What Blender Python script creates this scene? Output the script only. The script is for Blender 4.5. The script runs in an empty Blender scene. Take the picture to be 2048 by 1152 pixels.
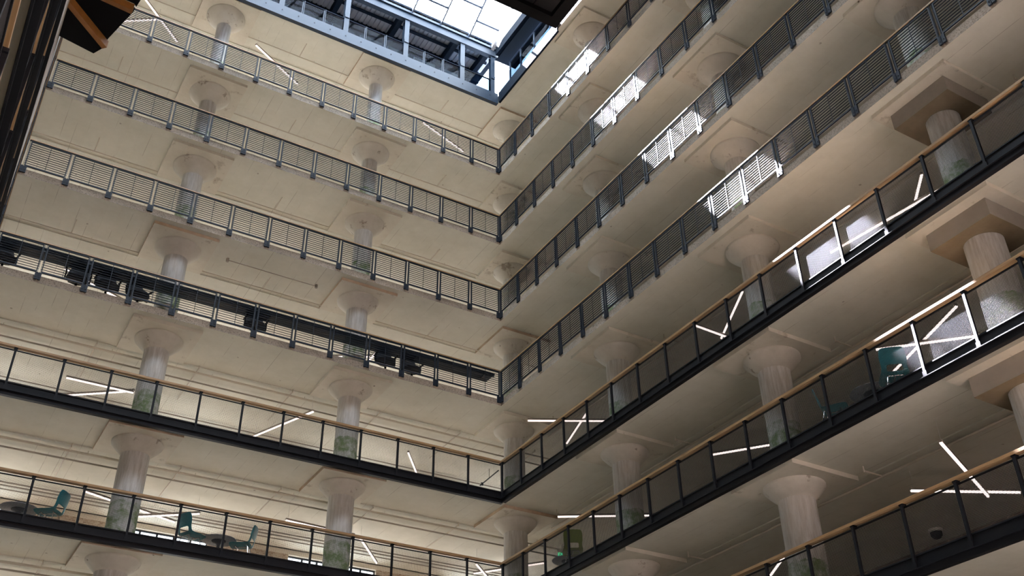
import bpy, math, random
from mathutils import Matrix, Vector
random.seed(7)
sc = bpy.context.scene
col = sc.collection

# ------------------------------------------------------------------ camera
cd = bpy.data.cameras.new('camera'); cam = bpy.data.objects.new('camera', cd); col.objects.link(cam)
cd.sensor_width = 36.0; cd.lens = 36.53; cd.clip_end = 400
cR = Vector((0.859358, -0.511213, -0.012856)); cU = Vector((-0.277848, -0.487877, 0.827512)); cD = Vector((0.429307, 0.707557, 0.561301))
m = Matrix((cR, cU, -cD)).transposed().to_4x4(); m.translation = (-15.598, -26.535, 0.0)
cam.matrix_world = m
sc.camera = cam

# ------------------------------------------------------------------ world, sun, exposure
SKY = 19.0
w = bpy.data.worlds.new('sky'); sc.world = w; w.use_nodes = True
bg = w.node_tree.nodes['Background']; bg.inputs['Color'].default_value = (0.85, 0.93, 1.0, 1); bg.inputs['Strength'].default_value = SKY
sl = bpy.data.lights.new('sun', 'SUN'); sun = bpy.data.objects.new('sun', sl); col.objects.link(sun)
sl.energy = 260.0; sl.angle = math.radians(0.53); sl.color = (0.97, 0.91, 1.0)
sun.rotation_euler = Vector((0.13, -0.667, -1.0)).to_track_quat('-Z', 'Y').to_euler()
sun.location = (-12, 10, 45)
def portal(x0, x1, y0, y1, z):
    l = bpy.data.lights.new('skylight_portal', 'AREA'); o = bpy.data.objects.new('skylight_portal', l); col.objects.link(o)
    l.shape = 'RECTANGLE'; l.size = x1-x0; l.size_y = y1-y0; l.energy = 1.0
    l.cycles.is_portal = True
    o.location = ((x0+x1)/2, (y0+y1)/2, z)
portal(-15.8, -0.2, -4.4, -0.1, 32.9)
portal(-15.8, -5.1, -18.9, -13.1, 32.7)
sc.view_settings.view_transform = 'Standard'; sc.view_settings.look = 'None'
sc.view_settings.gamma = 1.0; sc.view_settings.use_curve_mapping = False
sc.view_settings.exposure = 0.62
sc.cycles.use_denoising = True
sc.cycles.max_bounces = 10; sc.cycles.diffuse_bounces = 6; sc.cycles.glossy_bounces = 3
sc.cycles.transparent_max_bounces = 16
sc.cycles.sample_clamp_indirect = 6.0
sc.cycles.caustics_reflective = False; sc.cycles.caustics_refractive = False

# ------------------------------------------------------------------ helpers
class MB:
    def __init__(s): s.v = []; s.f = []; s.m = []
    def face(s, pts, mi=0):
        b = len(s.v); s.v += [tuple(p) for p in pts]; s.f.append(tuple(range(b, b+len(pts)))); s.m.append(mi)
    def box(s, x0, x1, y0, y1, z0, z1, mi=0):
        b = len(s.v)
        s.v += [(x0,y0,z0),(x1,y0,z0),(x1,y1,z0),(x0,y1,z0),(x0,y0,z1),(x1,y0,z1),(x1,y1,z1),(x0,y1,z1)]
        for q in ((0,3,2,1),(4,5,6,7),(0,1,5,4),(1,2,6,5),(2,3,7,6),(3,0,4,7)):
            s.f.append(tuple(b+i for i in q)); s.m.append(mi)
        return s
    def prism(s, pts, z0, z1, mb=0, ms=0, mt=0):
        n = len(pts); b = len(s.v)
        s.v += [(x,y,z0) for x,y in pts] + [(x,y,z1) for x,y in pts]
        s.f.append(tuple(b+i for i in reversed(range(n)))); s.m.append(mb)
        s.f.append(tuple(b+n+i for i in range(n))); s.m.append(mt)
        for i in range(n):
            j = (i+1) % n
            s.f.append((b+i, b+j, b+n+j, b+n+i)); s.m.append(ms)
        return s
    def tube(s, p, q, r, n=8, mi=0, r2=None, caps=True):
        p = Vector(p); q = Vector(q); d = (q-p).normalized(); r2 = r if r2 is None else r2
        a = d.orthogonal().normalized(); c = d.cross(a); b = len(s.v)
        for k in range(n):
            t = 2*math.pi*k/n; o = a*math.cos(t)+c*math.sin(t)
            s.v.append(tuple(p+o*r)); s.v.append(tuple(q+o*r2))
        for k in range(n):
            i = 2*k; j = 2*((k+1) % n)
            s.f.append((b+i, b+j, b+j+1, b+i+1)); s.m.append(mi)
        if caps:
            s.f.append(tuple(b+2*k for k in reversed(range(n)))); s.m.append(mi)
            s.f.append(tuple(b+2*k+1 for k in range(n))); s.m.append(mi)
        return s
    def lathe(s, prof, n=32, mi=0, c=(0,0)):
        b = len(s.v)
        for r, z in prof:
            for k in range(n):
                t = 2*math.pi*k/n; s.v.append((c[0]+r*math.cos(t), c[1]+r*math.sin(t), z))
        for i in range(len(prof)-1):
            for k in range(n):
                j = (k+1) % n
                s.f.append((b+i*n+k, b+i*n+j, b+(i+1)*n+j, b+(i+1)*n+k)); s.m.append(mi)
        s.f.append(tuple(b+k for k in reversed(range(n)))); s.m.append(mi)
        s.f.append(tuple(b+(len(prof)-1)*n+k for k in range(n))); s.m.append(mi)
        return s
    def mesh(s, name, mats, smooth=False):
        me = bpy.data.meshes.new(name); me.from_pydata(s.v, [], s.f)
        for mt in (mats if isinstance(mats, (list, tuple)) else [mats]): me.materials.append(mt)
        me.polygons.foreach_set('material_index', s.m)
        if smooth: me.polygons.foreach_set('use_smooth', [True]*len(s.f))
        me.update(); return me

def put(name, me, parent=None, loc=(0,0,0), rz=0.0, rot=None):
    o = bpy.data.objects.new(name, me); col.objects.link(o); o.parent = parent
    o.location = loc; o.rotation_euler = rot if rot else (0,0,rz)
    return o
def tag(o, label=None, cat=None, group=None, kind=None):
    if label: o['label'] = label
    if cat: o['category'] = cat
    if group: o['group'] = group
    if kind: o['kind'] = kind
    return o
def empty(name, loc=(0,0,0), rz=0.0):
    o = bpy.data.objects.new(name, None); col.objects.link(o); o.location = loc; o.rotation_euler = (0,0,rz)
    o.empty_display_size = 0.2
    return o
def smooth_angle(me, deg=40):
    me.polygons.foreach_set('use_smooth', [True]*len(me.polygons))
    try: me.set_sharp_from_angle(angle=math.radians(deg))
    except Exception: pass

# ------------------------------------------------------------------ materials
def newmat(name):
    mt = bpy.data.materials.new(name); mt.use_nodes = True
    nt = mt.node_tree; return mt, nt, nt.nodes['Principled BSDF']
def plain(name, c, rough=0.5, metal=0.0, var=0.12, scale=6.0, spec=0.5):
    mt, nt, b = newmat(name)
    b.inputs['Roughness'].default_value = rough; b.inputs['Metallic'].default_value = metal
    b.inputs['Specular IOR Level'].default_value = spec
    tc = nt.nodes.new('ShaderNodeTexCoord'); n = nt.nodes.new('ShaderNodeTexNoise'); n.inputs['Scale'].default_value = scale
    nt.links.new(tc.outputs['Object'], n.inputs['Vector'])
    mx = nt.nodes.new('ShaderNodeMix'); mx.data_type = 'RGBA'
    mx.inputs['A'].default_value = (*[x*(1-var) for x in c], 1); mx.inputs['B'].default_value = (*[min(1,x*(1+var)) for x in c], 1)
    nt.links.new(n.outputs['Fac'], mx.inputs['Factor']); nt.links.new(mx.outputs['Result'], b.inputs['Base Color'])
    return mt
def emit(name, c, s):
    mt = bpy.data.materials.new(name); mt.use_nodes = True; nt = mt.node_tree; nt.nodes.clear()
    e = nt.nodes.new('ShaderNodeEmission'); e.inputs['Color'].default_value = (*c,1); e.inputs['Strength'].default_value = s
    o = nt.nodes.new('ShaderNodeOutputMaterial'); nt.links.new(e.outputs[0], o.inputs['Surface']); return mt
def glass(name, tint=(0.95,0.97,1.0), refl=0.06, rough=0.02):
    mt = bpy.data.materials.new(name); mt.use_nodes = True; nt = mt.node_tree; nt.nodes.clear()
    t = nt.nodes.new('ShaderNodeBsdfTransparent'); t.inputs['Color'].default_value = (*tint,1)
    g = nt.nodes.new('ShaderNodeBsdfGlossy'); g.inputs['Roughness'].default_value = rough
    mx = nt.nodes.new('ShaderNodeMixShader'); mx.inputs['Fac'].default_value = refl
    o = nt.nodes.new('ShaderNodeOutputMaterial')
    nt.links.new(t.outputs[0], mx.inputs[1]); nt.links.new(g.outputs[0], mx.inputs[2]); nt.links.new(mx.outputs[0], o.inputs['Surface']); return mt
class N:
    def __init__(s, nt): s.nt = nt
    def __call__(s, kind, **kw):
        n = s.nt.nodes.new('ShaderNode'+kind)
        for k, v in kw.items(): setattr(n, k, v)
        return n
    def math(s, op, a, b=None, clamp=False):
        n = s.nt.nodes.new('ShaderNodeMath'); n.operation = op; n.use_clamp = clamp
        for i, x in enumerate((a, b)):
            if x is None: continue
            if isinstance(x, (int, float)): n.inputs[i].default_value = x
            else: s.nt.links.new(x, n.inputs[i])
        return n.outputs[0]
    def noise(s, vec, scale, detail=4, rough=0.6):
        n = s('TexNoise'); n.inputs['Scale'].default_value = scale; n.inputs['Detail'].default_value = detail; n.inputs['Roughness'].default_value = rough
        s.nt.links.new(vec, n.inputs['Vector']); return n.outputs['Fac']
    def ramp(s, fac, a, b):
        return s.math('MULTIPLY', s.math('SUBTRACT', fac, a), 1.0/(b-a), clamp=True) if False else s._mr(fac, a, b)
    def _mr(s, fac, a, b):
        n = s('MapRange'); n.inputs['From Min'].default_value = a; n.inputs['From Max'].default_value = b
        s.nt.links.new(fac, n.inputs['Value']); return n.outputs['Result']
    def mix(s, fac, a, b, blend='MIX'):
        n = s('Mix', data_type='RGBA', blend_type=blend)
        for key, x in (('Factor', fac), ('A', a), ('B', b)):
            if isinstance(x, tuple): n.inputs[key].default_value = (*x, 1)
            elif isinstance(x, (int, float)): n.inputs[key].default_value = x
            else: s.nt.links.new(x, n.inputs[key])
        return n.outputs['Result']
    def mapping(s, vec, sc_):
        n = s('Mapping'); n.inputs['Scale'].default_value = sc_; s.nt.links.new(vec, n.inputs['Vector']); return n.outputs['Vector']
def concrete(name, c1, c2, seams=True, spots=0.5, streak=None, rough=0.8, coord='pos', stain=0.0, grit=0.0):
    mt, nt, b = newmat(name); n = N(nt)
    if coord == 'pos': pos = n('NewGeometry').outputs['Position']
    else: pos = n('TexCoord').outputs['Object']
    big = n.noise(pos, 0.35, 5, 0.62); fine = n.noise(pos, 3.0, 5, 0.65)
    f = n.math('ADD', n.math('MULTIPLY', n._mr(big, 0.35, 0.65), 0.65), n.math('MULTIPLY', n._mr(fine, 0.3, 0.7), 0.35))
    c = n.mix(f, c1, c2)
    h = fine
    if seams:
        sep = n('SeparateXYZ'); nt.links.new(pos, sep.inputs[0])
        fr = n.math('FRACT', n.math('MULTIPLY', sep.outputs['X'], 1/0.36))
        brk = n._mr(n.noise(n.mapping(pos, (6, 0.35, 1)), 1.3, 4, 0.7), 0.5, 0.62)
        line = n.math('MULTIPLY', n.math('LESS_THAN', fr, 0.035), brk)
        # slight tone change from board to board
        wn = n('TexWhiteNoise', noise_dimensions='1D'); nt.links.new(n.math('FLOOR', n.math('MULTIPLY', sep.outputs['X'], 1/0.36)), wn.inputs['W'])
        c = n.mix(n.math('MULTIPLY', wn.outputs['Value'], 0.05), c, (0.35,0.31,0.25))
        c = n.mix(n.math('MULTIPLY', line, 0.6), c, (0.20,0.17,0.13))
    if spots:
        v = n('TexVoronoi'); v.inputs['Scale'].default_value = 1.1; nt.links.new(pos, v.inputs['Vector'])
        wob = n.math('ADD', v.outputs['Distance'], n.math('MULTIPLY', n.noise(pos, 22, 3), 0.10))
        sp = n.math('LESS_THAN', wob, 0.085)
        c = n.mix(n.math('MULTIPLY', sp, spots), c, (0.12,0.09,0.06))
        st = n._mr(n.noise(pos, 1.3, 6, 0.75), 0.62, 0.75)
        c = n.mix(n.math('MULTIPLY', st, 0.22*spots), c, (0.25,0.21,0.16))
    if stain:
        s2_ = n._mr(n.noise(pos, 1.7, 5, 0.7), 0.60, 0.66)
        c = n.mix(n.math('MULTIPLY', s2_, stain), c, (0.16,0.11,0.065))
    if grit:
        g2 = n.noise(pos, 26, 3, 0.8)
        c = n.mix(n.math('MULTIPLY', n._mr(g2, 0.48, 0.62), grit), c, (0.10,0.075,0.05))
    if streak:
        s1 = n.noise(n.mapping(pos, (9, 9, 0.7)), 1.6, 5, 0.7)
        c = n.mix(n.math('MULTIPLY', n._mr(s1, 0.42, 0.7), 0.6), c, streak)
    nt.links.new(c, b.inputs['Base Color']); b.inputs['Roughness'].default_value = rough; b.inputs['Specular IOR Level'].default_value = 0.25
    bp = n('Bump'); bp.inputs['Strength'].default_value = 0.25; bp.inputs['Distance'].default_value = 0.02
    nt.links.new(h, bp.inputs['Height']); nt.links.new(bp.outputs[0], b.inputs['Normal'])
    return mt
M = {}
M['ceiling'] = concrete('painted_board_concrete', (0.62,0.62,0.54), (0.77,0.77,0.70))
M['panel'] = concrete('painted_drop_panel', (0.58,0.55,0.47), (0.74,0.72,0.64), seams=False, spots=0.9, stain=0.35)
M['panel_edge'] = concrete('weathered_panel_edge', (0.30,0.21,0.14), (0.62,0.52,0.40), seams=False, spots=0.5)
M['edge'] = concrete('broken_slab_edge', (0.20,0.165,0.125), (0.42,0.36,0.29), seams=False, spots=0.8, grit=0.7)
M['floor'] = concrete('gallery_floor_concrete', (0.38,0.315,0.24), (0.53,0.445,0.345), seams=False, spots=0.2)
M['ground'] = concrete('polished_ground_floor', (0.24,0.21,0.17), (0.32,0.28,0.235), seams=False, spots=0.0, rough=0.4)
M['capital'] = concrete('mottled_capital_concrete', (0.50,0.48,0.42), (0.74,0.72,0.66), seams=False, spots=0.6, stain=0.6)
M['pad'] = concrete('raw_brown_concrete', (0.07,0.055,0.033), (0.17,0.14,0.095), seams=False, spots=0.6)
M['block'] = concrete('grey_block_concrete', (0.20,0.185,0.16), (0.28,0.26,0.225), seams=False, spots=0.3)
M['wall'] = concrete('painted_wall', (0.60,0.56,0.47), (0.70,0.66,0.57), seams=False, spots=0.2)
M['darkwall'] = concrete('dark_brick_wall', (0.16,0.12,0.09), (0.24,0.19,0.15), seams=False, spots=0.2)
def shaft_mat():
    mt, nt, b = newmat('whitewashed_shaft_green_base'); n = N(nt)
    pos = n('TexCoord').outputs['Object']; wp = n('NewGeometry').outputs['Position']
    s1 = n.noise(n.mapping(wp, (8, 8, 0.8)), 1.6, 6, 0.7); big = n.noise(wp, 1.2, 4, 0.6)
    c = n.mix(n._mr(s1, 0.38, 0.68), (0.68,0.69,0.68), (0.42,0.41,0.38))
    c = n.mix(n.math('MULTIPLY', n._mr(big, 0.4, 0.7), 0.4), c, (0.62,0.58,0.50))
    sep = n('SeparateXYZ'); nt.links.new(pos, sep.inputs[0])
    gz = n.math('ADD', sep.outputs['Z'], n.math('MULTIPLY', n.noise(wp, 3.5, 5, 0.7), 0.25))
    low = n.math('LESS_THAN', gz, 1.32)
    wear = n._mr(n.noise(wp, 2.6, 6, 0.75), 0.40, 0.60)
    c = n.mix(n.math('MULTIPLY', low, wear), c, (0.16,0.24,0.09))
    nt.links.new(c, b.inputs['Base Color']); b.inputs['Roughness'].default_value = 0.75
    bp = n('Bump'); bp.inputs['Strength'].default_value = 0.3; bp.inputs['Distance'].default_value = 0.02
    nt.links.new(s1, bp.inputs['Height']); nt.links.new(bp.outputs[0], b.inputs['Normal'])
    return mt
M['shaft'] = shaft_mat()
def wood(name, c1, c2, axis):
    mt, nt, b = newmat(name); n = N(nt); pos = n('TexCoord').outputs['Object']
    g = n.noise(n.mapping(pos, axis), 2.0, 5, 0.6)
    nt.links.new(n.mix(n._mr(g, 0.35, 0.65), c1, c2), b.inputs['Base Color']); b.inputs['Roughness'].default_value = 0.4
    return mt
M['wood'] = wood('oiled_timber_handrail', (0.23,0.135,0.06), (0.38,0.245,0.12), (0.6, 14, 14))
M['rib'] = wood('orange_timber_rib', (0.17,0.07,0.014), (0.24,0.105,0.025), (2, 2, 2))
M['steel'] = plain('blue_black_steel', (0.011,0.016,0.025), 0.5, 0.0, 0.3, 4, 0.25)
M['black'] = plain('black_steel', (0.0045,0.005,0.007), 0.55, 0.0, 0.3, 4, 0.2)
M['matblack'] = plain('matt_black_soffit', (0.003,0.003,0.0035), 0.8, 0.0, 0.3, 2, 0.1)
M['galv'] = plain('galvanised_strip', (0.66,0.66,0.64), 0.5, 0.0, 0.15, 8)
M['wire'] = plain('woven_wire', (0.03,0.03,0.032), 0.4, 0.3, 0.1, 8)
M['bluesteel'] = plain('blue_painted_steel', (0.015,0.030,0.052), 0.5, 0.0, 0.15, 1.5, 0.3)
M['navy'] = plain('dark_navy_steel', (0.006,0.011,0.019), 0.8, 0.0, 0.2, 1.5, 0.06)
M['deck'] = plain('ribbed_metal_deck', (0.38,0.40,0.42), 0.5, 0.0, 0.08, 1.5)
M['pale'] = plain('pale_board', (0.42,0.37,0.32), 0.7, 0.0, 0.1, 2)
M['pipe'] = plain('painted_pipe', (0.56,0.52,0.44), 0.5, 0.0, 0.15, 3)
M['rustpipe'] = plain('dull_grey_pipe', (0.30,0.27,0.23), 0.5, 0.0, 0.15, 3)
M['teal'] = plain('teal_plastic', (0.0,0.16,0.20), 0.35, 0.0, 0.08, 3)
M['green'] = plain('olive_green_plastic', (0.14,0.17,0.01), 0.35, 0.0, 0.08, 3)
M['chrome'] = plain('chrome_tube', (0.62,0.62,0.63), 0.2, 1.0, 0.05, 3)
M['table'] = plain('slate_table_top', (0.20,0.22,0.25), 0.45, 0.0, 0.12, 6)
M['navytop'] = plain('navy_counter', (0.012,0.022,0.038), 0.4, 0.0, 0.2, 2, 0.5)
M['office'] = plain('charcoal_upholstery', (0.018,0.022,0.030), 0.7, 0.0, 0.2, 10)
M['lamp'] = emit('lamp_tube_glow', (1.0,0.82,0.77), 1.5)
M['glass'] = glass('skylight_glass')
M['wglass'] = glass('window_glass', (0.43,0.435,0.43), 0.02)
M['dglass'] = glass('tinted_guard_glass', (0.30,0.38,0.47), 0.005)
M['mullion'] = plain('skylight_mullion', (0.06,0.08,0.12), 0.4, 0.0, 0.1, 2)
M['exit'] = emit('exit_sign_green', (0.05,0.75,0.35), 1.2)
M['white'] = plain('white_enamel', (0.75,0.75,0.72), 0.4, 0.0, 0.05, 3)
def brick_mat():
    mt, nt, b = newmat('painted_brick'); n = N(nt); pos = n('TexCoord').outputs['Object']
    mp = n('Mapping'); mp.inputs['Rotation'].default_value = (math.pi/2,0,0); nt.links.new(pos, mp.inputs['Vector'])
    t = n('TexBrick'); nt.links.new(mp.outputs[0], t.inputs['Vector'])
    t.inputs['Color1'].default_value = (0.50,0.42,0.32,1); t.inputs['Color2'].default_value = (0.30,0.21,0.14,1); t.inputs['Mortar'].default_value = (0.55,0.51,0.44,1)
    t.inputs['Scale'].default_value = 4.5; nt.links.new(t.outputs['Color'], b.inputs['Base Color']); b.inputs['Roughness'].default_value = 0.85
    return mt
M['brick'] = brick_mat()

# ------------------------------------------------------------------ main dimensions
F = 3.3371; S = 1.22
def rt(k): return 27.478 - F*(k-1)      # rail top of gallery k (1 = top)
def fl(k): return rt(k) - 1.07 if k else 30.40          # floor of gallery k
def cz(k): return rt(k) - 1.301 if k else 30.12         # underside of slab k
X3 = -15.91; GROUND = -1.6; YN = -36.0; XO = 7.2; YO = 7.2; XT = -23.0
ORD = {0:'roof', 1:'topmost', 2:'second', 3:'third', 4:'fourth', 5:'fifth', 6:'sixth', 7:'seventh', 8:'eighth'}

# ------------------------------------------------------------------ structure: ground, slabs, walls
g = MB().box(XT, XO, YN, YO, GROUND-0.3, GROUND).mesh('ground', M['ground'])
tag(put('floor', g), 'polished pale ground floor at the bottom of the atrium', kind='structure')
OUT = [(XT,YN),(-15.95,YN),(-15.95,0.03),(0.03,0.03),(0.03,YN),(XO,YN),(XO,YO),(XT,YO)]
for k in range(0, 9):
    mb = MB()
    mb.prism(OUT, cz(k), fl(k), 0, 1, 2)
    # the deeper ceiling behind the column strip steps down a little
    mb.box(XT, XO, 2.36, YO, cz(k)-0.035, cz(k)-0.001)
    mb.box(2.36, XO, YN, 2.36, cz(k)-0.035, cz(k)-0.001)
    tag(put('floor', mb.mesh('gallery_slab', [M['ceiling'], M['edge'], M['floor'] if k else M['navy']])),
        'white board marked concrete gallery slab behind the %s railing' % ORD[k] if k else 'white concrete roof slab above the topmost gallery', kind='structure')
tag(put('wall_right', MB().box(XO, XO+0.3, YN, YO+0.3, GROUND, fl(0)).mesh('wall', M['darkwall'])), kind='structure')
tag(put('wall_third', MB().box(XT-0.3, XT, YN, YO+0.3, GROUND, fl(0)).mesh('wall', M['darkwall'])), kind='structure')
tag(put('wall_near', MB().box(XT-0.3, XO+0.3, YN-0.3, YN, GROUND, 33.0).mesh('wall', M['darkwall'])), kind='structure')
# far (left wing) outer wall: brick with a window band on each gallery
WX = [-16.5, -10.4, -4.3, 1.8]; WW = 3.3
wl = MB()
for k in range(1, 9):
    z0, z1 = fl(k), cz(k-1); a, b2 = z0+0.95, z1-0.24
    wl.box(XT, XO, YO, YO+0.3, z0-0.3, a, 0); wl.box(XT, XO, YO, YO+0.3, b2, z1+0.02, 1)
    xs = [XT] + sum([[x, x+WW] for x in WX], []) + [XO]
    for i in range(0, len(xs), 2): wl.box(xs[i], xs[i+1], YO, YO+0.3, a, b2, 0)
wl.box(XT, XO, YO, YO+0.3, GROUND, fl(8)-0.3, 1)
tag(put('wall_left', wl.mesh('wall', [M['brick'], M['wall']])), kind='structure')
wn = 0
for k in range(1, 9):
    a, b2 = fl(k)+0.95, cz(k-1)-0.24
    for wx in WX:
        wn += 1
        r = empty('window_%d' % wn, (wx, YO+0.12, a)); tag(r, kind='structure')
        H = b2-a; fr = MB()
        fr.box(0, WW, 0, 0.06, 0, 0.05); fr.box(0, WW, 0, 0.06, H-0.05, H); fr.box(0, WW, 0, 0.06, H-0.62, H-0.57)
        for i in range(7):
            x = i*WW/6; fr.box(max(0,x-0.03), min(WW,x+0.03), 0, 0.06, 0, H)
        put('window_frame', fr.mesh('window_frame', M['steel']), r)
        for i in range(6):
            for (q0, q1) in ((0.05, H-0.62), (H-0.57, H-0.05)):
                put('pane', MB().box(i*WW/6+0.03, (i+1)*WW/6-0.03, 0.025, 0.035, q0, q1).mesh('pane', M['wglass']), r)

# ------------------------------------------------------------------ mushroom columns
RS = [0.26,0.285,0.325,0.355,0.36,0.39,0.42]
H = F - 0.231; PT = 0.11; DH = 30.12-26.408-H
mb = MB().prism([(-1,-1),(1,-1),(1,1),(-1,1)], H-PT, H-0.002, 0, 1, 0); panel_me = mb.mesh('drop_panel', [M['panel'], M['panel_edge']])
mb2 = MB().prism([(-1,-1),(1,-1),(1,1),(-1,1)], H-PT, H-0.002, 0, 0, 0); panel_me2 = mb2.mesh('drop_panel', [M['panel']])
pad_me = MB().prism([(-0.72,-0.72),(0.72,-0.72),(0.72,0.72),(-0.72,0.72)], H-PT-0.40, H-PT, 1, 0, 0).mesh('pad', [M['block'], M['pad']])
cap_me, shaft_me, bare_me = [], [], []
for k, r in enumerate(RS):
    hc = 0.74-r; zt = H-PT+(DH if k == 0 else 0)
    prof = [(r-0.002, zt-hc-0.03), (r+0.012, zt-hc)]
    for i in range(1, 8):
        t = i/8.0; prof.append((r+(0.68-r)*(t**0.92), zt-hc+ (hc-0.07)*(t**1.12)))
    prof += [(0.69, zt-0.06), (0.70, zt-0.035), (0.70, zt)]
    me = MB().lathe(prof, 40).mesh('capital', M['capital']); smooth_angle(me, 35); cap_me.append(me)
    # faceted, board marked shaft
    n = 28; mbx = MB().lathe([(r, 0.0), (r, 0.9), (r, 1.8), (r, zt-hc-0.02)], n); me = mbx.mesh('shaft', M['shaft']); smooth_angle(me, 35); shaft_me.append(me)
    me = MB().lathe([(r, 0.0), (r, 1.2), (r, zt-0.40)], n).mesh('shaft', M['shaft']); smooth_angle(me, 35); bare_me.append(me)
def column(k, x, y, label, pad=False):
    t = tag(empty('mushroom_column', (x, y, fl(k+1))), label, 'column', 'concrete mushroom columns')
    put('drop_panel', panel_me if (k in (0, 3, 5, 6) and y > 1) else panel_me2, t, (0, 0, DH if k == 0 else 0))
    if pad: put('square_pad', pad_me, t); put('shaft', bare_me[k], t)
    else: put('capital', cap_me[k], t, rz=random.random()*6); put('shaft', shaft_me[k], t)
for k in range(0, 7):
    o = ORD[k+1]
    column(k, -10.95, 1.25, 'round concrete mushroom column far from the corner behind the %s railing, left wing' % o)
    column(k, -4.85, 1.25, 'round concrete mushroom column midway along the %s railing, left wing' % o)
    column(k, 1.25, 1.25, 'round concrete mushroom column at the inner corner behind the %s railing' % o)
    column(k, 1.25, -4.85, 'round concrete mushroom column nearest the corner behind the %s railing, right wing' % o)
    if k >= 1: column(k, 1.25, -10.95, 'round concrete mushroom column, second from the corner behind the %s railing, right wing' % o)
    if k >= 3:
        column(k, 1.25, -17.05, ('column under a square concrete pad behind the %s railing, far right' if k >= 4 else 'round concrete mushroom column behind the %s railing, far right') % o, pad=k >= 4)

# ------------------------------------------------------------------ railings
# shared meshes, local x along the rail, +y into the gallery, z from the gallery floor
post_m = MB().box(-0.036,-0.027,-0.020,0.016,-0.12,1.035).box(0.027,0.036,-0.020,0.016,-0.12,1.035).mesh('post', M['steel'])
brk_m = MB().box(-0.085,-0.012,-0.02,0.028,-0.145,0.085).box(0.012,0.085,-0.02,0.028,-0.145,0.085).box(-0.012,0.012,0.0,0.028,-0.13,0.085).tube((-0.05,-0.035,-0.06),(-0.05,-0.02,-0.06),0.014,6).tube((0.05,-0.035,-0.06),(0.05,-0.02,-0.06),0.014,6).mesh('bracket', M['steel'])
fm = MB()
fm.box(0.055, S-0.055, -0.018,0.018, 0.985,1.025); fm.box(0.055,S-0.055,-0.018,0.018,0.087,0.125)
for x in (0.048, S-0.076): fm.box(x, x+0.028, -0.018, 0.018, 0.125, 0.985)
frame_m = fm.mesh('bar_panel', M['steel'])
bar_m = MB().box(0.036, S-0.036, -0.014, 0.014, -0.0035, 0.0035).mesh('bar', M['steel'])
bal_m = MB().box(S/2-0.007, S/2+0.007, -0.021, -0.0145, 0.125, 0.985).mesh('baluster', M['steel'])
toe_m = MB().box(0.06, S-0.06, 0.030, 0.042, 0.09, 0.165).mesh('toe_strip', M['galv'])
def bar_railing(name_loc, rz, nb, label, group, gap_ends):
    rw = rz != 0
    t = tag(empty('bar_railing', name_loc, rz), label, 'railing', group)
    L = nb*S
    put('handrail', MB().box(0.036 if rw else 0.0, L+(0 if rw else 0.045), -0.035, 0.045, 1.04, 1.075).mesh('handrail', M['wood']), t)
    put('top_rail', MB().box(0.021 if rw else 0.0, L+(0 if rw else 0.02), -0.02, 0.02, 1.027, 1.038).mesh('top_rail', M['steel']), t)
    for i in range(nb+1):
        x = i*S
        if i == 0 and gap_ends[0]: x = 0.05
        if i == nb and gap_ends[1]: x = L-0.05
        p = put('post', post_m, t, (x,0,0)); put('bracket', brk_m, p)
    for i in range(nb):
        p = put('bar_panel', frame_m, t, (i*S,0,0))
        put('toe_strip', toe_m, p)
        put('baluster', bal_m, p)
        for j in range(10): put('bar', bar_m, p, (0,0,0.200+j*0.0785))
    return t
mp_ = MB(); P_ = 0.0275; x = 0.035
nw = int((S-0.07)/P_); nh = int(0.89/P_)
for i in range(nw+1):
    x = 0.035+i*P_; mp_.box(x-0.0015, x+0.0015, -0.004, 0.001, 0.035, 0.935)
for i in range(nh+1):
    z = 0.045+i*P_; mp_.box(0.035, S-0.035, -0.001, 0.004, z-0.0015, z+0.0015)
wire_m = mp_.mesh('wire_mesh', M['wire'])
mpost_m = MB().box(-0.028,0.028,-0.045,0.012,-0.20,1.012).box(-0.045,0.045,-0.045,0.06,0.985,1.012).box(-0.045,0.045,-0.05,-0.045,-0.20,-0.10).mesh('post', M['black'])
mbar_m = MB().box(0.03, S-0.03, -0.014, 0.014, 0.925, 0.955).mesh('frame_bar', M['black'])
mtoe_m = MB().box(0.03, S-0.03, -0.010, 0.010, 0.010, 0.034).mesh('bottom_bar', M['black'])
def mesh_railing(name_loc, rz, nb, label, group, gap_ends):
    t = tag(empty('wire_mesh_railing', name_loc, rz), label, 'railing', group)
    L = nb*S
    put('handrail', MB().box(0.056 if gap_ends[0] else 0.0, L+(0.075 if gap_ends[1] else 0), -0.055, 0.075, 1.012, 1.072).mesh('handrail', M['wood']), t)
    bm = MB(); a0 = 0.066 if gap_ends[0] else 0.0; a1 = L+0.028 if gap_ends[1] else L
    bm.box(a0, a1, 0.012, 0.028, -0.21, 0.030); bm.box(a0, a1, -0.065, 0.028, -0.225, -0.21)
    put('lower_beam', MB().box(a0, a1, -0.02, 0.028, -0.337, -0.225).box(a0, a1, -0.02, 0.10, -0.345, -0.337).mesh('lower_beam', M['black']), t)
    put('edge_beam', bm.mesh('edge_beam', M['black']), t)
    for i in range(nb+1):
        x = i*S
        if i == 0 and gap_ends[0]: x = 0.075
        if i == nb and gap_ends[1]: x = L-0.0
        put('post', mpost_m, t, (x,0,0))
    for i in range(nb):
        p = put('frame_bar', mbar_m, t, (i*S,0,0)); put('bottom_bar', mtoe_m, p)
        tag(put('wire_mesh', wire_m, p), kind='stuff')
    return t
for k in range(1, 5):
    bar_railing((-13*S, 0, fl(k)), 0, 13, '%s bar railing of the left wing, black steel with timber cap' % ORD[k], 'bar railings of the upper galleries', (True, True))
    bar_railing((0, 0, fl(k)), -math.pi/2, 18, '%s bar railing of the right wing, black steel with timber cap' % ORD[k], 'bar railings of the upper galleries', (True, False))
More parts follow.
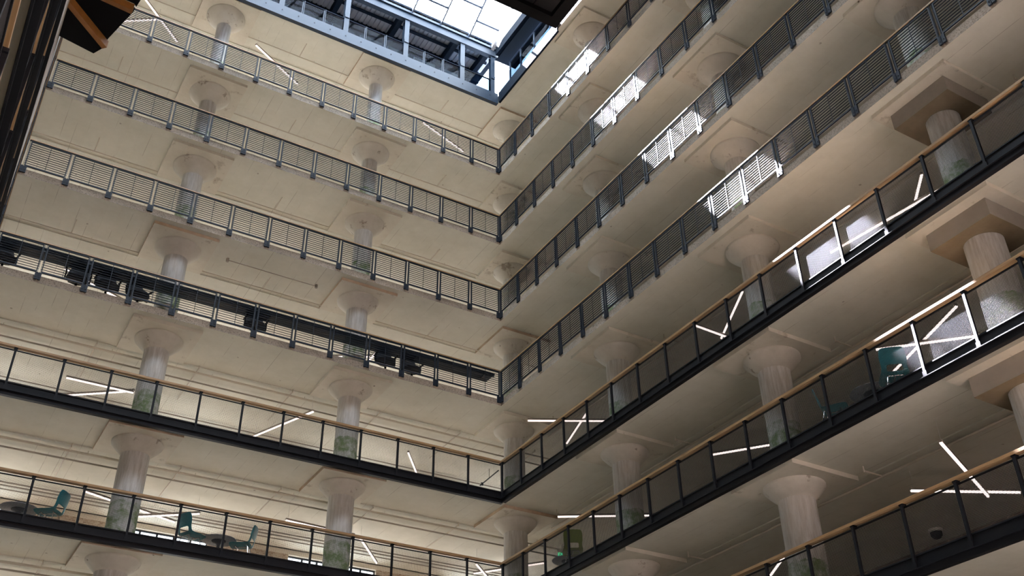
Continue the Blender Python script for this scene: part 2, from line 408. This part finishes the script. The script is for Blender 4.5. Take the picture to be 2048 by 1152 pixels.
for k in range(5, 8):
    if k < 7: mesh_railing((-13*S, 0, fl(k)), 0, 13, '%s railing of the left wing, black wire mesh under a timber handrail' % ORD[k], 'wire mesh railings of the lower galleries', (False, True))
    mesh_railing((0, 0, fl(k)), -math.pi/2, 18, '%s railing of the right wing, black wire mesh under a timber handrail' % ORD[k], 'wire mesh railings of the lower galleries', (True, False))
# third side of the atrium, seen almost edge-on at the left border
for k in range(1, 9):
    L = 26.0
    t = tag(empty('edge_on_railing', (X3, -26.0, fl(k)), math.pi/2), '%s of the dark railings seen edge-on along the left border' % ORD[k], 'railing', 'edge-on railings at the left')
    if k < 5:
        put('handrail', MB().box(0, L, -0.035, 0.045, 1.04, 1.075).mesh('handrail', M['wood']), t)
        lb = MB().box(0, L, -0.008, 0.008, -0.0065, 0.0065).mesh('bar', M['steel'])
        for j in range(11): put('bar', lb, t, (0,0,0.11+j*0.088))
        for i in range(22): p = put('post', post_m, t, (L-0.05-i*S,0,0)); put('bracket', brk_m, p)
    else:
        put('handrail', MB().box(0, L, -0.035, 0.075, 1.012, 1.072).mesh('handrail', M['wood']), t)
        put('edge_beam', MB().box(0, L, 0.012, 0.03, -0.335, 0.03).box(0, L, -0.05, 0.012, -0.225, -0.21).mesh('edge_beam', M['black']), t)
        put('bottom_bar', MB().box(0, L, -0.01, 0.01, 0.010, 0.034).mesh('bottom_bar', M['black']), t)
        put('frame_bar', MB().box(0, L, -0.014, 0.014, 0.925, 0.955).mesh('frame_bar', M['black']), t)
        for i in range(22): put('post', mpost_m, t, (L-0.02-i*S,0,0))
        for i in range(21): tag(put('wire_mesh', wire_m, t, (L-(i+1)*S,0,0)), kind='stuff')
tag(put('wall_panel', MB().box(-15.95, -15.865, -22.0, -7.5, fl(5)+0.3, 15.88).mesh('panel', M['pale'])), 'lower narrow pale wall panel beside the stair at the left border', 'panel')
tag(put('wall_panel', MB().box(-15.95, -15.865, -22.0, -7.5, 16.72, fl(3)-0.25).mesh('panel', M['pale'])), 'upper narrow pale wall panel beside the stair at the left border', 'panel')

# ------------------------------------------------------------------ winding stair soffit at the upper left
st = tag(empty('winding_stair', (-16.29, -10.98, 16.0)), 'black winding stair seen from below with orange timber ribs', 'stair')
c0 = (-16.29, -10.98)
def loc(p): return (p[0]-c0[0], p[1]-c0[1])
segs = [([(-16.35,-10.98),(-15.03,-9.72),(-15.163,-9.471),(-15.8,-9.60),(-16.40,-9.72)], 0.0),
        ([(-16.29,-10.98),(-14.72,-10.84),(-14.99,-9.86),(-15.02,-9.70),(-15.12,-9.80)], 0.17),
        ([(-16.29,-10.98),(-14.9,-12.3),(-14.62,-11.36),(-14.70,-10.80),(-14.76,-10.86)], 0.34),
        ([(-16.29,-10.98),(-15.6,-12.9),(-14.85,-12.35)], 0.51)]
for pts, z in segs:
    put('tread', MB().prism([loc(p) for p in pts], z, z+0.10).mesh('tread', M['matblack']), st)
def rib(p, q, z):
    a = Vector((*loc(p), 0)); b_ = Vector((*loc(q), 0)); d = (b_-a).normalized(); nrm = Vector((-d.y, d.x, 0))*0.055
    pts = [tuple((a-nrm)[:2]), tuple((b_-nrm)[:2]), tuple((b_+nrm)[:2]), tuple((a+nrm)[:2])]
    put('rib', MB().prism(pts, z-0.10, z+0.08).mesh('rib', M['rib']), st)
rib(c0, (-15.005,-9.781), 0.05); rib(c0, (-14.747,-10.836), 0.22); rib(c0, (-15.0,-12.25), 0.39)
put('newel', MB().tube((0,0,-3.0),(0,0,3.0),0.08,12).mesh('newel', M['black']), st)

# ------------------------------------------------------------------ roof: steel gallery, deck, skylight, soffit
YF = 0.0
rf = tag(empty('roof_steel_frame', (0, YF, 29.94)), 'blue painted steel frame with fascia beam and posts around the skylight', 'steel frame')
xl, xr = -15.9, -0.02
fb = MB().box(xl, xr, 0, 0.04, 0, 0.53).box(xl, xr, 0.04, 0.16, 0, 0.03).box(xl, xr, 0.04, 0.16, 0.50, 0.53)
put('fascia_beam', fb.mesh('fascia_beam', M['bluesteel']), rf)
bolt = MB().tube((0,-0.012,0),(0,0.0,0),0.028,8).mesh('bolt', M['steel'])
for i in range(25): put('bolt', bolt, rf, (-0.4-i*0.632, 0, 0.30))
ic = MB().box(-0.10,0.10,0.0,0.018,0.53,2.59).box(-0.10,0.10,0.17,0.188,0.53,2.59).box(-0.008,0.008,0.018,0.17,0.53,2.59).box(-0.09,0.09,-0.03,0.0,1.28,1.42).mesh('steel_column', M['bluesteel'])
cxs = [-0.26,-1.69,-4.22,-6.75,-9.30,-11.83,-14.38]
for x in cxs: put('steel_column', ic, rf, (x,0,0))
tbm = MB().box(xl, xr, -0.04, 0.02, 2.59, 3.06).box(xl, xr, 0.02, 0.16, 2.59, 2.63).box(xl, xr, -0.10, -0.04, 2.95, 3.06)
put('top_beam', tbm.mesh('top_beam', M['bluesteel']), rf)
gp = MB().box(-0.012,0.012,0.02,0.10,0.53,1.27).box(-0.07,-0.035,0.04,0.07,0.53,1.24).mesh('guard_post', M['bluesteel'])
for a, b_ in zip(cxs[:-1], cxs[1:]):
    nn = 1 if a-b_ < 2 else 3
    for i in range(1, nn): put('guard_post', gp, rf, (a+(b_-a)*i/nn+0.0, 0, 0))
    put('guard_glass', MB().box(b_+0.10, a-0.10, 0.05, 0.06, 0.56, 1.22).mesh('guard_glass', M['dglass']), rf)
    put('guard_rail', MB().box(b_+0.09, a-0.09, 0.03, 0.08, 1.22, 1.26).mesh('guard_rail', M['navy']), rf)
# right-hand return of the frame
rr = tag(empty('roof_steel_return', (0.30, 0.5, 29.94)), 'dark steel beam and windows on the right side of the skylight', 'steel frame')
put('fascia_beam', MB().box(-0.34,-0.28,-4.95,-0.56,0.0,0.53).box(-0.28,-0.25,-4.95,-0.56,0.0,0.03).mesh('fascia_beam', M['navy']), rr)
put('top_beam', MB().box(-0.50,-0.36,-6.4,-0.62,2.60,3.06).mesh('top_beam', M['navy']), rr)
put('soffit_deck', MB().box(-0.36,0.6,-6.4,-0.40,2.54,2.60).mesh('soffit_deck', M['navy']), rr)
ys = [-0.80,-1.66,-2.70,-3.86,-4.9]
ft = MB().box(0.07,0.13,-4.9,-0.75,1.05,1.10).box(0.07,0.13,-4.9,-0.75,2.32,2.38)
for y in ys: ft.box(0.07,0.13,y-0.03,y+0.03,0.45,2.38)
put('window_frame', ft.mesh('window_frame', M['mullion']), rr)
for a, b_ in zip(ys[:-1], ys[1:]):
    put('pane', MB().box(0.095,0.105,b_+0.03,a-0.03,1.10,2.32).mesh('pane', M['wglass']), rr)
    put('low_panel', MB().box(0.09,0.11,b_+0.03,a-0.03,0.45,1.05).mesh('low_panel', M['navy']), rr)
put('guard_glass', MB().box(-0.26,-0.25,-4.8,-0.6,0.56,1.22).mesh('guard_glass', M['dglass']), rr)
# deck over the roof gallery
dk = tag(empty('roof_deck', (0, 0, 33.22)), 'ribbed grey metal deck above the roof level walkway', 'roof deck')
dm = MB(); pitch = 0.2; x = xl
prof = []
while x < xr:
    prof += [(x,0.0),(x+0.12,0.0),(x+0.135,0.045),(x+0.185,0.045)]; x += pitch
for (a, za), (b_, zb) in zip(prof[:-1], prof[1:]):
    dm.face([(a,YF+0.1,za),(b_,YF+0.1,zb),(b_,1.7,zb),(a,1.7,za)])
put('ribbed_sheet', dm.mesh('ribbed_sheet', M['deck']), dk)
put('roof_sheet', MB().box(xl-0.2, 0.3, YF+0.03, 3.2, 0.06, 0.16).mesh('roof_sheet', M['navy']), dk)
put('purlin', MB().box(xl, xr, 0.94, 1.02, -0.14, -0.02).mesh('purlin', M['navy']), dk)
jm = MB().box(-0.10,0.10,YF+0.2,1.65,-0.42,-0.01).mesh('joist', M['navy'])
for x in cxs: put('joist', jm, dk, (x-0.12,0,0))
put('wall_band', MB().box(xl, xr, 1.66, 1.74, -0.66, 0.05).mesh('wall_band', M['navy']), dk)
bw = tag(empty('roof_wall_boards', (0, 1.66, 30.40)), 'row of pale boards behind the tinted guard glass at roof level', 'boards')
x = -0.9
while x > -15.5:
    put('board', MB().box(x-0.98, x, 0, 0.08, 0.0, 2.15).mesh('board', M['pale']), bw); x -= 1.22 if random.random() < 0.7 else 1.02
tag(put('wall_roof_third', MB().box(-16.1,-15.95,YN,3.2,30.41,37.2).mesh('wall', M['navy'])), kind='structure')
tag(put('wall_roof_right', MB().box(0.30,0.42,YN,-5.9,30.41,33.0).mesh('wall', M['navy'])), kind='structure')
# sloped skylight
sk = tag(empty('skylight', (0, YF-0.02, 33.0)), 'sloped glass skylight with dark mullions over the atrium', 'skylight')
s_ = 0.58; ylen = 6.0
def spt(x, d, off=0.0): return (x, -d, s_*d + off)
mxs = [-0.31, -1.46, -2.765, -4.07] + [-4.07-1.305*i for i in range(1, 10)]
def slopebar(x0, x1, d0, d1, t):
    b = MB(); n = len(b.v)
    v = [spt(x0,d0,-t), spt(x1,d0,-t), spt(x1,d1,-t), spt(x0,d1,-t), spt(x0,d0,0.02), spt(x1,d0,0.02), spt(x1,d1,0.02), spt(x0,d1,0.02)]
    b.v = v; b.f = [(0,3,2,1),(4,5,6,7),(0,1,5,4),(1,2,6,5),(2,3,7,6),(3,0,4,7)]; b.m = [0]*6
    return b
for i, x in enumerate(mxs):
    wd = 0.032 if i else 0.07
    put('mullion', slopebar(x-wd, x+wd, 0, ylen, 0.07 if i else 0.16).mesh('mullion', M['mullion'] if i else M['galv']), sk)
for i, (a, b_) in enumerate(zip(mxs[:-1], mxs[1:])):
    cuts = [0.0] + ([0.69, 1.88, 3.07, 4.26] if i % 2 == 0 else [1.18, 2.37, 3.56, 4.75]) + [ylen]
    for c_ in cuts[1:-1]: put('cross_bar', slopebar(b_, a, c_-0.03, c_+0.03, 0.05).mesh('cross_bar', M['mullion']), sk)
    for d0, d1 in zip(cuts[:-1], cuts[1:]): put('pane', slopebar(b_+0.02, a-0.02, d0+0.02, d1-0.02, -0.012).mesh('pane', M['glass']), sk)
gv = MB(); gv.face([(-0.22,0,0),(-0.22,-ylen,0),(-0.22,-ylen,s_*ylen)]); put('gable_pane', gv.mesh('gable_pane', M['glass']), sk)
tag(put('wall_skylight_back', MB().box(-15.94,0.29,-6.22,-6.10,33.02,36.6).mesh('wall', M['navy'])), kind='structure')
tag(put('ceiling', MB().box(-15.94,0.29,-13.0,-6.10,32.8,33.0).mesh('roof', M['navy'])), 'unseen dark flat roof assumed beyond the skylight', kind='structure')  # this and the next two roofs are unseen, assumed to set the ambient level
tag(put('ceiling', MB().box(-15.94,0.29,YN,-19.0,32.8,33.0).mesh('roof', M['navy'])), 'unseen dark flat roof assumed above the near end of the atrium', kind='structure')
tag(put('ceiling', MB().box(-4.95,0.29,-19.0,-13.0,32.8,33.0).mesh('roof', M['navy'])), 'unseen dark flat roof assumed beside the added flat skylight', kind='structure')  # assumed roof, keeps sun from the added skylight off the right wing
s2 = tag(empty('added_flat_skylight', (-0.02,-16.0,32.9)), 'unseen flat skylight added for ambient light over the middle of the atrium', 'skylight')  # added skylight out of view, there to raise the ambient light
for i in range(8):
    put('mullion', MB().box(-15.88+i*1.55-0.03,-15.88+i*1.55+0.03,-2.95,2.95,-0.05,0.05).mesh('mullion', M['mullion']), s2)
for i in range(7):
    put('pane', MB().box(-15.88+i*1.55+0.03,-15.88+(i+1)*1.55-0.03,-2.95,2.95,-0.005,0.005).mesh('pane', M['glass']), s2)
# black soffit hung at roof level
so = tag(empty('black_soffit', (0.30,-4.40,30.10)), 'black steel framed soffit hanging at roof level beside the skylight', 'soffit')
put('edge_beam', MB().box(-16.2,-0.36,-0.42,0.0,0.0,0.5).mesh('edge_beam', M['matblack']), so)
put('side_beam', MB().box(-0.80,-0.36,-7.1,-0.42,0.0,0.5).mesh('side_beam', M['matblack']), so)
put('rear_beam', MB().box(-16.2,-0.36,-7.5,-7.1,0.0,0.5).mesh('rear_beam', M['matblack']), so)
x = -0.80; i = 0
while x > -13.9:
    put('cross_beam', MB().box(x-1.95,x-1.65,-7.1,-0.42,0.02,0.5).mesh('cross_beam', M['matblack']), so)
    for a, b_ in ((x-0.80, x-0.02), (x-1.63, x-0.84)):
        put('soffit_panel', MB().box(a,b_,-7.08,-0.44,0.20,0.26).mesh('soffit_panel', M['black']), so)
    x -= 1.95
put('cap_sheet', MB().box(-16.2,-0.36,-7.5,0.0,0.5,0.56).mesh('cap_sheet', M['matblack']), so)

# ------------------------------------------------------------------ pendant tube lamps
LAMPS = [(0,-13.98,1.29,-12.22,2.92),(0,-15.08,3.36,-13.08,2.04),(0,-9.64,1.59,-7.53,2.74),(0,-2.36,2.11,-0.08,2.85),(3,-13.84,3.45,-11.67,4.48),(3,-3.25,3.09,-3.22,5.49),(3,-4.77,4.60,-2.69,3.42),
 (4,-12.95,3.90,-10.94,3.89),(4,-10.92,3.96,-12.84,5.40),(4,-5.63,2.33,-6.70,5.01),(4,-1.53,3.82,-0.12,5.77),(5,-8.26,4.14,-10.20,5.55),(5,-8.66,5.48,-11.68,4.33),(5,-5.79,3.38,-3.40,3.58),(5,-3.03,3.97,-1.57,5.88),(5,1.33,4.03,3.03,5.72),(5,3.55,3.00,1.88,5.20),
 (4,0.72,-0.50,3.01,-1.75),(4,2.22,-1.80,2.92,0.50),(4,1.78,-7.86,4.18,-7.78),(4,1.91,-9.74,3.01,-7.55),(4,2.56,-12.33,2.99,-15.67),(4,2.28,-15.57,3.83,-13.74),(5,1.45,-0.95,4.08,-2.53),(5,2.90,-6.63,4.37,-8.53),(5,2.37,-13.11,4.12,-14.89),(5,2.67,-15.21,3.72,-12.44),(6,1.34,-14.85,4.46,-13.50),(6,2.92,-12.72,5.14,-13.85),(6,2.83,-9.05,3.99,-6.95)]
LL = ['glowing tube lamp leaning to the right at the far left of the topmost gallery','glowing tube lamp crossing another at the far left end of the topmost gallery','glowing tube lamp alone beside the left column of the topmost gallery','faint glowing tube lamp near the corner of the topmost gallery',
 'glowing tube lamp between dark office chairs at the left of the fourth gallery','steep glowing tube lamp of the pair right of the middle column, fourth gallery','flat glowing tube lamp of the pair right of the middle column, fourth gallery',
 'upper of two glowing tube lamps meeting at the left column, fifth gallery','lower of two glowing tube lamps meeting at the left column, fifth gallery','glowing tube lamp rising to the right beside the middle column, fifth gallery','short glowing tube lamp hanging steeply between middle column and corner, fifth gallery',
  'nearly level glowing tube lamp of the crossed pair right of the left column, sixth gallery','long sloping glowing tube lamp passing behind the left column, sixth gallery','glowing tube lamp just left of the middle column, sixth gallery','glowing tube lamp hanging steeply right of the middle column, sixth gallery','steep glowing tube lamp at the corner of the sixth gallery, left wing','level glowing tube lamp passing behind the corner column, sixth gallery',
 'level glowing tube lamp of the cross right of the corner column, fifth gallery','steep glowing tube lamp of the cross right of the corner column, fifth gallery','flat glowing tube lamp of the V left of the second column, fifth gallery right wing','steep glowing tube lamp of the V left of the second column, fifth gallery right wing','long glowing tube lamp left of the square pad column, fifth gallery right wing','short upright glowing tube lamp left of the square pad column, fifth gallery right wing',
 'level glowing tube lamp running past the first right column, sixth gallery','glowing tube lamp just left of the second column, sixth gallery right wing','flatter glowing tube lamp of the cross above the teal chair, sixth gallery right wing','steeper glowing tube lamp of the cross above the teal chair, sixth gallery right wing','steep glowing tube lamp of the cross at the right border, seventh gallery','level glowing tube lamp of the cross at the right border, seventh gallery','glowing tube lamp beside the column, bottom of the picture, seventh gallery']
wire1 = MB().tube((0,0,0),(0,0,1),0.004,5).mesh('wire', M['galv'])
for i, ((k, ax, ay, bx, by), lb) in enumerate(zip(LAMPS, LL)):
    hgt = 0.55
    L = math.hypot(bx-ax, by-ay)
    t = tag(empty('tube_lamp', (ax, ay, cz(k)-hgt), math.atan2(by-ay, bx-ax)), lb, 'lamp', 'suspended tube lamps')
    dz = -0.055 if i % 2 else 0.055
    put('housing', MB().box(0, L, -0.035, 0.035, 0.012+dz, 0.07+dz).mesh('housing', M['rustpipe']), t)
    put('tube', MB().tube((0.01,0,0.0+dz),(L-0.01,0,0.0+dz),0.032,10).mesh('tube', M['lamp']), t)
    for x in (0.08, L-0.08):
        o = put('wire', wire1, t, (x, 0, 0.07+dz)); o.scale = (1,1,hgt-0.07-dz-(0.034 if max(ay+math.sin(0)*0, ax) > 2.36 else 0.0))

# ------------------------------------------------------------------ pipes under the ceilings
def piperun(label, parts, cat='pipe', mt='pipe'):
    t = tag(empty('ceiling_pipe', parts[0][1]), label, cat, 'pipes under the gallery ceilings')
    o = Vector(parts[0][1])
    for nm, p, q, r in parts:
        put(nm, MB().tube(Vector(p)-o, Vector(q)-o, r, 8).mesh(nm, M[mt]), t)
    return t
for k, ypos in ((0,1.72),(1,1.72),(2,2.06),(3,2.06)):
    z = cz(k)-0.09; parts = [('pipe',(-16.2,ypos,z),(7.0,ypos,z),0.022)]
    for i in range(7):
        x = -14.0+i*3.05
        parts.append(('branch',(x,ypos-0.75,z+0.02),(x,ypos,z+0.02),0.018)); parts.append(('hanger',(x+0.6,ypos,z),(x+0.6,ypos,cz(k)),0.008))
    piperun('thin pipe along the ceiling above the %s railing, left wing' % ORD[k+1], parts)
for k in (4, 5, 6):
    z = cz(k)-0.13
    parts = [('pipe',(-16.2,2.55,z),(7.0,2.55,z),0.036)]
    for i in range(7):
        x = -12.5+i*3.05-3.05
        parts.append(('branch',(x,2.3,z+0.02),(x,4.6,z+0.02),0.022)); parts.append(('sprinkler',(x,2.3,z),(x,2.3,cz(k)-0.01),0.016)); parts.append(('hanger',(x+0.5,2.55,z),(x+0.5,2.55,cz(k)-0.03),0.009))
    piperun('pipe with side branches above the %s railing, left wing, nearer of two' % ORD[k+1], parts)
    piperun('pipe above the %s railing, left wing, farther of two' % ORD[k+1], [('pipe',(-16.2,3.16,z),(7.0,3.16,z),0.028)], mt='rustpipe')
    for j, yy in enumerate((5.75,6.0,6.3)):
        piperun('conduit near the outer wall above the %s railing, left wing, %s of three' % (ORD[k+1], ('nearest','middle','farthest')[j]), [('pipe',(-16.2,yy,z+0.02),(7.0,yy,z+0.02),0.024)], mt='rustpipe')
    parts = [('pipe',(2.5,1.0,z),(2.5,-30,z),0.030)]
    for i in range(4):
        y = -0.2-i*6.1-0.0
        parts.append(('branch',(1.93,y,z+0.01),(2.5,y,z+0.01),0.022)); parts.append(('sprinkler',(1.93,y,z-0.03),(1.93,y,z+0.12),0.018)); parts.append(('hanger',(2.5,y-1.0,z),(2.5,y-1.0,cz(k)-0.03),0.009))
    piperun('pipe with short sprinkler stubs above the %s railing, right wing' % ORD[k+1], parts)
piperun('short conduit between two ceiling anchors above the fourth railing', [('conduit',(-9.42,1.10,cz(3)-0.06),(-6.41,1.10,cz(3)-0.06),0.014),('anchor',(-9.42,1.10,cz(3)-0.12),(-9.42,1.10,cz(3)),0.05),('anchor',(-6.41,1.10,cz(3)-0.12),(-6.41,1.10,cz(3)),0.05)], 'conduit', 'rustpipe')
tag(put('ceiling_rod', MB().tube((2.17,5.28,cz(4)-0.4),(2.09,3.77,cz(4)-0.4),0.022,8).tube((2.12,4.5,cz(4)-0.4),(2.12,4.5,cz(4)-0.03),0.008,6).tube((2.16,5.1,cz(4)-0.46),(2.16,5.1,cz(4)-0.36),0.05,8).mesh('ceiling_rod', M['black'])), 'black hanging rod behind the corner of the fifth gallery', 'rod')

# ------------------------------------------------------------------ furniture
def shell_mesh(mt):
    prof = [(0.25,0.425),(0.22,0.445),(0.12,0.440),(0.0,0.432),(-0.10,0.432),(-0.17,0.442),(-0.205,0.475),(-0.222,0.52),(-0.232,0.57),(-0.245,0.65),(-0.262,0.74),(-0.285,0.83),(-0.30,0.865)]
    wd = [0.19,0.215,0.232,0.235,0.232,0.225,0.215,0.205,0.205,0.215,0.22,0.205,0.17]
    nx = 10; b = MB(); idx = {}
    for i, ((px_, pz_), w_) in enumerate(zip(prof, wd)):
        for j in range(nx+1):
            u = -1+2*j/nx
            lift = 0.025*u*u
            if i <= 5: p = (px_, u*w_, pz_+lift)
            else: p = (px_+lift, u*w_, pz_)
            idx[i,j] = len(b.v); b.v.append(p)
    for i in range(len(prof)-1):
        for j in range(nx):
            if i in (6,7) and 2 <= j <= 7: continue
            b.f.append((idx[i,j], idx[i,j+1], idx[i+1,j+1], idx[i+1,j])); b.m.append(0)
    me = b.mesh('shell', mt, True); return me
shells = {'teal': shell_mesh(M['teal']), 'green': shell_mesh(M['green'])}
leg_ms = []
for sx, sy in ((1,1),(1,-1),(-1,1),(-1,-1)):
    leg_ms.append(MB().tube((0.13*sx-0.02,0.12*sy,0.425),(0.22*sx-0.03,0.22*sy,0.0),0.010,8).mesh('leg', M['chrome']))
under_m = MB().tube((0.12,-0.13,0.418),(0.12,0.13,0.418),0.010,8).tube((-0.14,-0.13,0.418),(-0.14,0.13,0.418),0.010,8).tube((0.12,0.0,0.416),(-0.14,0.0,0.416),0.010,8).mesh('seat_frame', M['chrome'])
def shell_chair(x, y, k, rz, kind, label):
    t = tag(empty('shell_chair', (x,y,fl(k)), rz), label, 'chair', 'moulded shell chairs'); t.scale = (1.25,1.25,1.25)
    s = put('seat_shell', shells[kind], t)
    sd = s.modifiers.new('thick','SOLIDIFY'); sd.thickness = 0.014; sb = s.modifiers.new('sub','SUBSURF'); sb.levels = 1; sb.render_levels = 1
    for lm in leg_ms: put('leg', lm, t)
    put('seat_frame', under_m, t)
top_m = MB().lathe([(0.44,0.712),(0.475,0.722),(0.48,0.735),(0.475,0.742)], 48).mesh('table_top', M['table']); smooth_angle(top_m, 30)
ped_m = MB().lathe([(0.27,0.0),(0.26,0.02),(0.06,0.045),(0.045,0.10),(0.045,0.58),(0.07,0.64),(0.19,0.69),(0.20,0.712)], 24).mesh('pedestal', M['steel']); smooth_angle(ped_m, 40)
def round_table(x, y, k, label):
    t = tag(empty('round_table', (x,y,fl(k))), label, 'table', 'round pedestal tables')
    put('table_top', top_m, t); put('pedestal', ped_m, t)
PI = math.pi
shell_chair(-12.78,1.02,6,2.5,'teal','teal shell chair right of the table at the left border, sixth gallery')
round_table(-13.44,1.60,6,'grey round table at the left border, sixth gallery')
shell_chair(-9.16,0.90,6,0.47,'teal','teal shell chair left of the round table, sixth gallery left wing')
round_table(-8.29,1.34,6,'grey round table between two teal chairs, sixth gallery left wing')
shell_chair(-7.74,0.98,6,2.6,'teal','teal shell chair right of the round table between two chairs, sixth gallery left wing')
shell_chair(0.54,-3.02,6,1.05,'green','olive green shell chair at the table near the corner, sixth gallery')
round_table(1.10,-1.95,6,'grey round table in front of the green exit sign, sixth gallery')
shell_chair(0.72,-14.62,6,0.85,'teal','teal shell chair with its back to the void, sixth gallery right wing')
shell_chair(0.70,-12.98,6,-1.0,'teal','teal shell chair seen from its side at the low table, sixth gallery right wing')
round_table(1.10,-13.74,6,'grey round table between two teal chairs, sixth gallery right wing')
# counter along the fourth left railing with office chairs
ct = tag(empty('counter', (-15.8,0.08,fl(4))), 'long dark navy counter along the fourth railing, left wing', 'counter')
put('counter_top', MB().box(0,15.62,0,0.62,0.93,0.965).mesh('counter_top', M['navytop']), ct)
put('apron', MB().box(0.0,15.62,0.04,0.06,0.86,0.93).mesh('apron', M['navytop']), ct)
lg = MB().box(-0.02,0.02,0.06,0.50,0.89,0.93).mesh('bracket_arm', M['navytop'])
for i in range(7): put('bracket_arm', lg, ct, (0.3+i*2.5,0,0))
seat_m = MB().lathe([(0.10,0.44),(0.22,0.45),(0.25,0.48),(0.24,0.51),(0.15,0.525)], 20).mesh('seat', M['office']); smooth_angle(seat_m, 50)
bk = MB(); nbk = 8
ring = []
for i in range(9):
    v = i/8; z = 0.50+0.46*v; wd = 0.235*math.sqrt(max(0.05, 1-((v-0.42)/0.66)**2))
    for j in range(nbk+1):
        u = -1+2*j/nbk; bk.v.append((u*wd, 0.25-0.05*u*u-0.03*math.sin(v*2.5)+0.04*v, z))
for i in range(8):
    for j in range(nbk):
        a = i*(nbk+1)+j; bk.f.append((a,a+1,a+nbk+2,a+nbk+1)); bk.m.append(0)
back_m = bk.mesh('backrest', M['office'], True)
base_b = MB().tube((0,0,0.10),(0,0,0.45),0.028,10)
for i in range(5):
    t_ = 2*PI*i/5; base_b.tube((0,0,0.11),(0.29*math.cos(t_),0.29*math.sin(t_),0.06),0.02,6)
    base_b.tube((0.29*math.cos(t_)-0.02,0.29*math.sin(t_),0.028),(0.29*math.cos(t_)+0.02,0.29*math.sin(t_),0.028),0.028,8)
base_m = base_b.mesh('base', M['black'])
arm_m = MB().box(-0.29,-0.25,-0.12,0.16,0.66,0.69).box(-0.285,-0.255,0.02,0.06,0.46,0.66).box(-0.285,-0.1,0.02,0.06,0.44,0.465).mesh('armrest', M['black'])
arm2_m = MB().box(0.25,0.29,-0.12,0.16,0.66,0.69).box(0.255,0.285,0.02,0.06,0.46,0.66).box(0.1,0.285,0.02,0.06,0.44,0.465).mesh('armrest', M['black'])
OC = [(-15.56,0.75,0.2,'dark office chair at the left border behind the fourth railing'),(-13.60,0.80,-0.15,'larger dark office chair near the left end of the fourth railing'),(-12.79,0.72,0.1,'dark office chair, second right of the left end of the fourth railing'),(-11.88,0.78,0.4,'dark office chair just left of the left column, fourth gallery'),(-8.36,0.72,0.0,'single dark office chair right of the left column, fourth gallery'),(-3.98,0.74,-0.05,'left dark office chair of the pair right of the middle column, fourth gallery'),(-3.00,0.80,0.1,'right dark office chair of the pair right of the middle column, fourth gallery')]
for x, y, rz, lb in OC:
    t = tag(empty('office_chair', (x,y-0.15,fl(4)), rz), lb, 'chair', 'dark office chairs at the counter'); t.scale = (1.25,1.25,1.25)
    put('seat', seat_m, t)
    o = put('backrest', back_m, t); sd = o.modifiers.new('thick','SOLIDIFY'); sd.thickness = 0.03
    put('base', base_m, t); put('armrest', arm_m, t); put('armrest', arm2_m, t)
# exit sign
ex = tag(empty('exit_sign', (3.75,2.30,cz(5)-0.30), -0.55), 'small green exit sign hanging behind the round table, sixth gallery', 'exit sign')
put('housing', MB().box(-0.17,0.17,-0.02,0.05,0.0,0.07).tube((0,0.015,0.07),(0,0.015,0.265),0.02,8).box(-0.07,0.07,-0.03,0.06,0.07,0.11).mesh('housing', M['white']), ex)
put('sign_plate', MB().box(-0.15,0.15,-0.006,0.006,-0.17,0.0).mesh('sign_plate', glass('exit_acrylic', (0.55,0.85,0.65), 0.1)), ex)
tcv = bpy.data.curves.new('exit_text','FONT'); tcv.body = 'EXIT'; tcv.size = 0.15; tcv.align_x = 'CENTER'; tcv.extrude = 0.002
tmp = bpy.data.objects.new('exit_text', tcv); col.objects.link(tmp)
dg = bpy.context.evaluated_depsgraph_get(); tme = bpy.data.meshes.new_from_object(tmp.evaluated_get(dg)); bpy.data.objects.remove(tmp)
tme.materials.clear(); tme.materials.append(M['exit'])
put('letters', tme, ex, (0,-0.010,-0.135), rot=(PI/2,0,0))
# security camera on the seventh gallery
sv = tag(empty('security_camera', (6.35,-10.6,cz(6)-0.035)), 'white dome camera on the ceiling at the right, seventh gallery', 'camera'); sv.scale = (1.5,1.5,1.5)
put('dome', MB().lathe([(0.02,-0.16),(0.06,-0.15),(0.09,-0.11),(0.10,-0.06),(0.10,-0.05)], 16).mesh('dome', M['matblack']), sv)
put('housing', MB().lathe([(0.10,-0.05),(0.12,-0.045),(0.12,0.0)], 16).mesh('housing', M['white']), sv)
